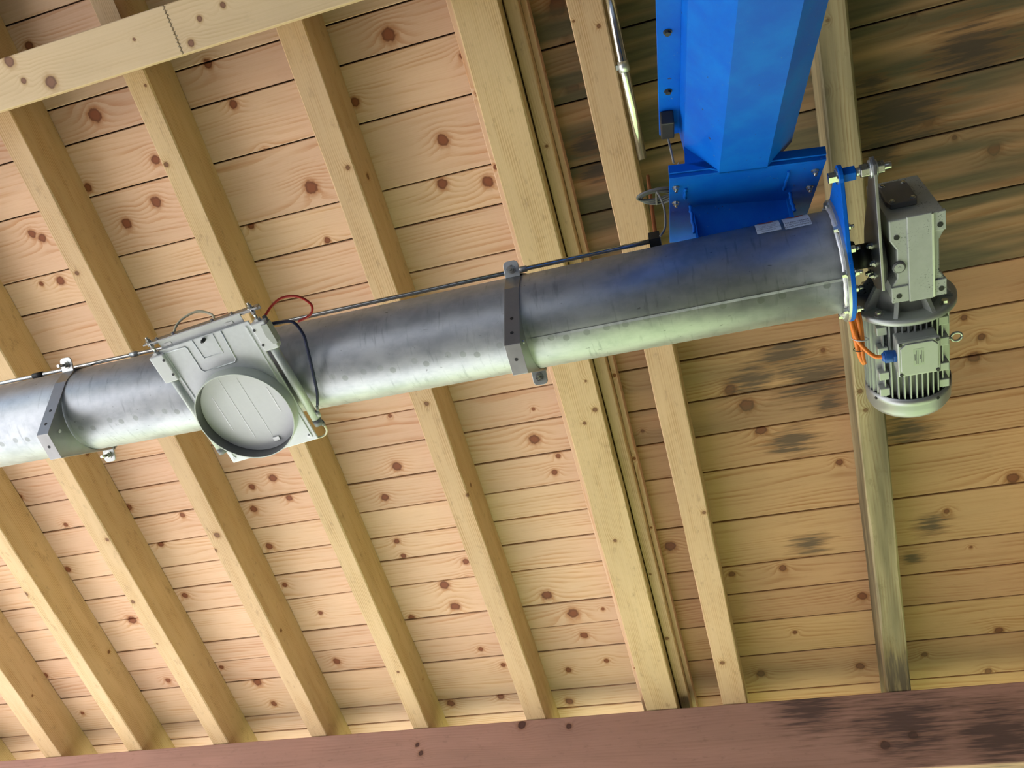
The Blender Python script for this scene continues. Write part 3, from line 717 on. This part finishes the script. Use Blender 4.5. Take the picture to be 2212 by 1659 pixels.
# output side cover, torque arm, coupling
MB().lathe([(.100, .075), (.088, .072), (.083, .050)], 36).build('output_cover', GREYD, gm)
arm = [(.035,-.118),(.06,-.06),(.06,.02),(.02,.055),(-.05,.04),(-.15,-.015),(-.245,-.052),(-.268,-.058),(-.277,-.078),(-.266,-.098),(-.245,-.104),(-.12,-.112)]
MB().prism(arm, .076, .083, lambda p, q, t: (t, p, q)).build('torque_arm', STRAP, gm, bevel=.001)
for i in range(5):
    a = R(-150+i*52)
    mb = MB(); bolt(mb, (.076, .047*math.cos(a), .047*math.sin(a)-.01), (-1,0,0), .007, h=.006, stud=.004); mb.build('arm_bolt', BOLT, gm)
MB().lathe([(.046, .030), (.076, .030)], 28).lathe([(.046, .026), (.017+.029, .026)], 28).build('coupling_shaft', BLACK, gm)
L = Vector((0, -.25, -.08))
mb = MB(); mb.cyl(L+Vector((.042,0,0)), L+Vector((.053,0,0)), .0095, 12); mb.build('reaction_bolt', ZINC, gm)
mb = MB(); hexnut(mb, L+Vector((.053,0,0)), (1,0,0), .0155, .018); mb.build('reaction_nut', BOLT, gm, bevel=.001)
mb = MB(); mb.cyl(L+Vector((.071,0,0)), L+Vector((.076,0,0)), .020, 20); mb.cyl(L+Vector((.083,0,0)), L+Vector((.087,0,0)), .019, 20); mb.build('washer', ZINC, gm)
mb = MB(); hexnut(mb, L+Vector((.087,0,0)), (1,0,0), .0145, .014); mb.cyl(L+Vector((.101,0,0)), L+Vector((.116,0,0)), .0085, 12); mb.build('reaction_nut', BOLT, gm, bevel=.0008)
# adapter lantern
ad = MB(); ad.lathe([(.076, .062), (.10, .066), (.132, .080)], 36, 'y', (XC, 0, KC)); ad = ad.build('adapter', GREYP, gm)
for i in range(8):
    a = R(22.5+45*i); c, s = math.cos(a), math.sin(a)
    q = [(.05,.079),(.075,.079),(.112,.133),(.05,.133)]
    MB().prism(q, -.005, .005, lambda r_, m_, t: (XC + r_*c - t*s, m_, KC + r_*s + t*c)).build('adapter_rib', GREYP, ad)
MB().lathe([(.132, .116), (.134, .1195), (.147, .1205), (.149, .118)], 72, 'y', (XC-.002, 0, KC)).build('motor_flange', MOTOR, gm)
for i in range(4):
    a = R(45+90*i)
    mb = MB(); bolt(mb, (XC+.104*math.cos(a), .132, KC+.104*math.sin(a)), (0,-1,0), .008); mb.build('flange_bolt', BOLT, gm)
# motor body and fins
MB().lathe([(.149, .084), (.385, .084)], 48, 'y', (XC, 0, KC)).build('motor_body', MOTOR, gm)
RF = .1000
def fin(side, off):
    h = math.sqrt(max(RF*RF - off*off, 0)); lo = math.sqrt(max(.083**2 - off*off, 0)) if abs(off) < .083 else .0
    if h - lo < .004: return
    t = .0016
    if side == 'b': a, b = (XC+off-t, .155, KC-h), (XC+off+t, .384, KC-lo)
    if side == 't': a, b = (XC+off-t, .155, KC+lo), (XC+off+t, .384, KC+h)
    if side == 'l': a, b = (XC-h, .155, KC+off-t), (XC-lo, .384, KC+off+t)
    if side == 'r': a, b = (XC+lo, .155, KC+off-t), (XC+h, .384, KC+off+t)
    MB().box(a, b).build('cooling_fin', MOTOR, gm)
for i in range(-5, 6):
    for sd in 'bt': fin(sd, i*.0135)
for i in range(-4, 5):
    for sd in 'lr': fin(sd, i*.0135)
for sx in (-1, 1):
    for sk in (-1, 1):
        for m0 in (.165, .225, .300, .350):
            MB().box((XC+sx*.070-.012, m0, KC+sk*.064-.014), (XC+sx*.070+.012, m0+.024, KC+sk*.064+.014)).build('foot_lug', MOTOR, gm, bevel=.002)
# terminal box
tb = MB().box((.102, .180, -.122), (.194, .277, -.078)).build('terminal_box', MOTOR, gm, bevel=.004)
lid = MB().box((.100, .178, -.130), (.196, .279, -.1222)).build('terminal_lid', MOTOR, gm, bevel=.003)
oc = [(.118,.184),(.178,.184),(.190,.196),(.190,.261),(.178,.273),(.118,.273),(.106,.261),(.106,.196)]
MB().prism(oc, -.1335, -.1300, lambda p, q, t: (p, q, t)).build('raised_panel', MOTOR, lid, bevel=.0015)
for x, y in ((.107,.185),(.189,.185),(.107,.272),(.189,.272)):
    MB().cyl((x, y, -.1325), (x, y, -.129), .0042, 12).build('lid_screw', DARKM, lid)
lab = MB().box((.134, .200, -.1339), (.158, .248, -.1336)).build('rating_label', PALEL, lid)
for i, (hw_, hl_) in enumerate(((.0011, .0095), (.0006, .020), (.0006, .020), (.0011, .0065), (.0006, .018), (.0006, .016))):
    x = .1375 + i*.0034 + (.0015 if i > 2 else 0)
    MB().box((x-hw_, .224-hl_, -.1341), (x+hw_, .224+hl_, -.1339)).build('printed_line', GREYD, lab)
# cable gland
gl = MB().cyl((.102, .232, -.102), (.094, .232, -.102), .0165, 6, smooth=False).cyl((.094, .231, -.102), (.076, .230, -.102), .0155, 12).cyl((.076, .230, -.102), (.070, .230, -.102), .013, 12, r1=.009)
gl.build('cable_gland', GLAND, gm, bevel=.001)
# fan cowl
MB().lathe([(.380, .1010), (.380, .1030), (.405, .1032), (.4055, .1022), (.430, .1018), (.443, .0955), (.450, .085), (.452, .0001)], 72, 'y', (XC+.002, 0, KC), caps=False).build('fan_cowl', COWL, gm)
MB().lathe([(.3805, .0845), (.3805, .1008)], 60, 'y', (XC+.002, 0, KC), False, False).build('cowl_gap', BLACK, gm)
for a in (R(-62), R(-150), R(30), R(118)):
    c, s = math.cos(a), math.sin(a)
    MB().cyl((XC+.002+.1028*c, .395, KC+.1028*s), (XC+.002+.105*c, .395, KC+.105*s), .004, 10).build('cowl_screw', DARKM, gm)
# lifting eye
mb = MB(); ring = [Vector((XC+.112+.0125*math.cos(R(i*20)), .262+.0125*math.sin(R(i*20)), KC-.030)) for i in range(19)]
mb.tube(ring, .0033, 8); mb.cyl((XC+.085, .262, KC-.030), (XC+.100, .262, KC-.030), .005, 10); mb.build('lifting_eye', ZINC, gm)

# ------------------------------------------------------------------ orange motor cable
oc_ = empty('orange_cable', gm.matrix_world.copy())
tag(oc_, 'orange power cable bundled and tied beside the motor', 'cable')
MB().tube(bez([(.074,.230,-.102),(.056,.228,-.096),(.038,.210,-.088),(.022,.184,-.080),(.016,.160,-.074),(.012,.120,-.060),(.010,.08,-.03)], 8), .0052, 10).build('cable_run', ORANGE, oc_)
for k, (dx, dz) in enumerate(((0,0),(.008,.004),(.016,.0),(.022,.006))):
    MB().tube(bez([(.010+dx*.7,.085,-.045+dz),(.012+dx,.13,-.066+dz),(.018+dx*.8,.19,-.072+dz),(.026+dx*.35,.240,-.074+dz),(.034+dx*.1,.262,-.070+dz)], 8), .0050, 10).build('cable_loop', ORANGE, oc_)
MB().tube([Vector((.028+.019*math.cos(R(20*i)), .183+.005*math.cos(R(20*i)), -.074+.012*math.sin(R(20*i)))) for i in range(19)], .0012, 6).build('cable_tie', WHITEL, oc_)
MB().tube([Vector((.027+.015*math.cos(R(20*i)), .215, -.072+.011*math.sin(R(20*i)))) for i in range(19)], .0012, 6).build('cable_tie', BLACK, oc_)

# ------------------------------------------------------------------ items between the rafter and the trough
pp = empty('steel_pipe', frame(roof(-.1484, 0, 3.0), bX, bY, bZ))
tag(pp, 'bright round steel pipe lying along the right side of a rafter', 'pipe')
MB().cyl((0, -.07, 0), (0, .655, 0), .0165, 24).build('pipe_wall', CHROME, pp)
MB().cyl((0, .325, 0), (0, .36, 0), .0185, 20).build('pipe_collar', ZINC, pp)
MB().box((-.026, .335, .0), (-.012, .35, .03)).build('pipe_clip', GREYP, pp)
sw = empty('limit_switch', tro.matrix_world.copy())
tag(sw, 'small dark limit switch box on the left flange of the blue trough', 'switch')
MB().box((-.124, -.105, .086), (-.094, -.038, .1195)).build('switch_body', DARKM, sw, bevel=.003)
MB().cyl((-.108, -.038, .103), (-.108, -.026, .100), .010, 14, r1=.007).build('switch_gland', ZINC, sw)
MB().cyl((-.108, -.026, .100), (-.100, -.020, .032), .0025, 8).build('switch_rod', GREYC, sw)
MB().tube(bez([(-.100,-.006,.032),(-.094,-.012,.028),(-.088,-.016,.036)], 6), .0016, 6).build('wire_hook', ZINC, sw)
cc = empty('grey_cable_coil', Matrix.Translation((-.093, 1.15, 2.008+EYE)))
tag(cc, 'loose coil of grey cable hanging left of the blue inlet plate', 'cable')
for k in range(3):
    MB().tube([Vector(((.050-.004*k)*math.cos(R(15*i)), .020*math.sin(R(15*i))+.010*k-.01, .010*math.sin(R(15*i)-.6*k)+.008*k-.012)) for i in range(25)], .0036, 8).build('cable_loop', GREYC, cc)
MB().tube(bez([(-.005,.03,.005),(.004,-.03,-.04),(.016,-.02,-.10),(.012,.0,-.16),(-.004,.01,-.185)], 8), .0028, 8).build('cable_tail', GREYC, cc)
MB().tube(bez([(.050,0,-.01),(.08,.02,.02),(.10,.10,.10)], 8), .0036, 8).build('cable_lead', GREYC, cc)
br = MB().cyl((-.128, 1.33, 2.45+EYE), (-.119, 1.30, 1.90+EYE), .006, 10).build('brown_conduit', COPPER)
tag(br, 'thin rusty brown conduit standing in the shade left of the inlet plate', 'conduit')
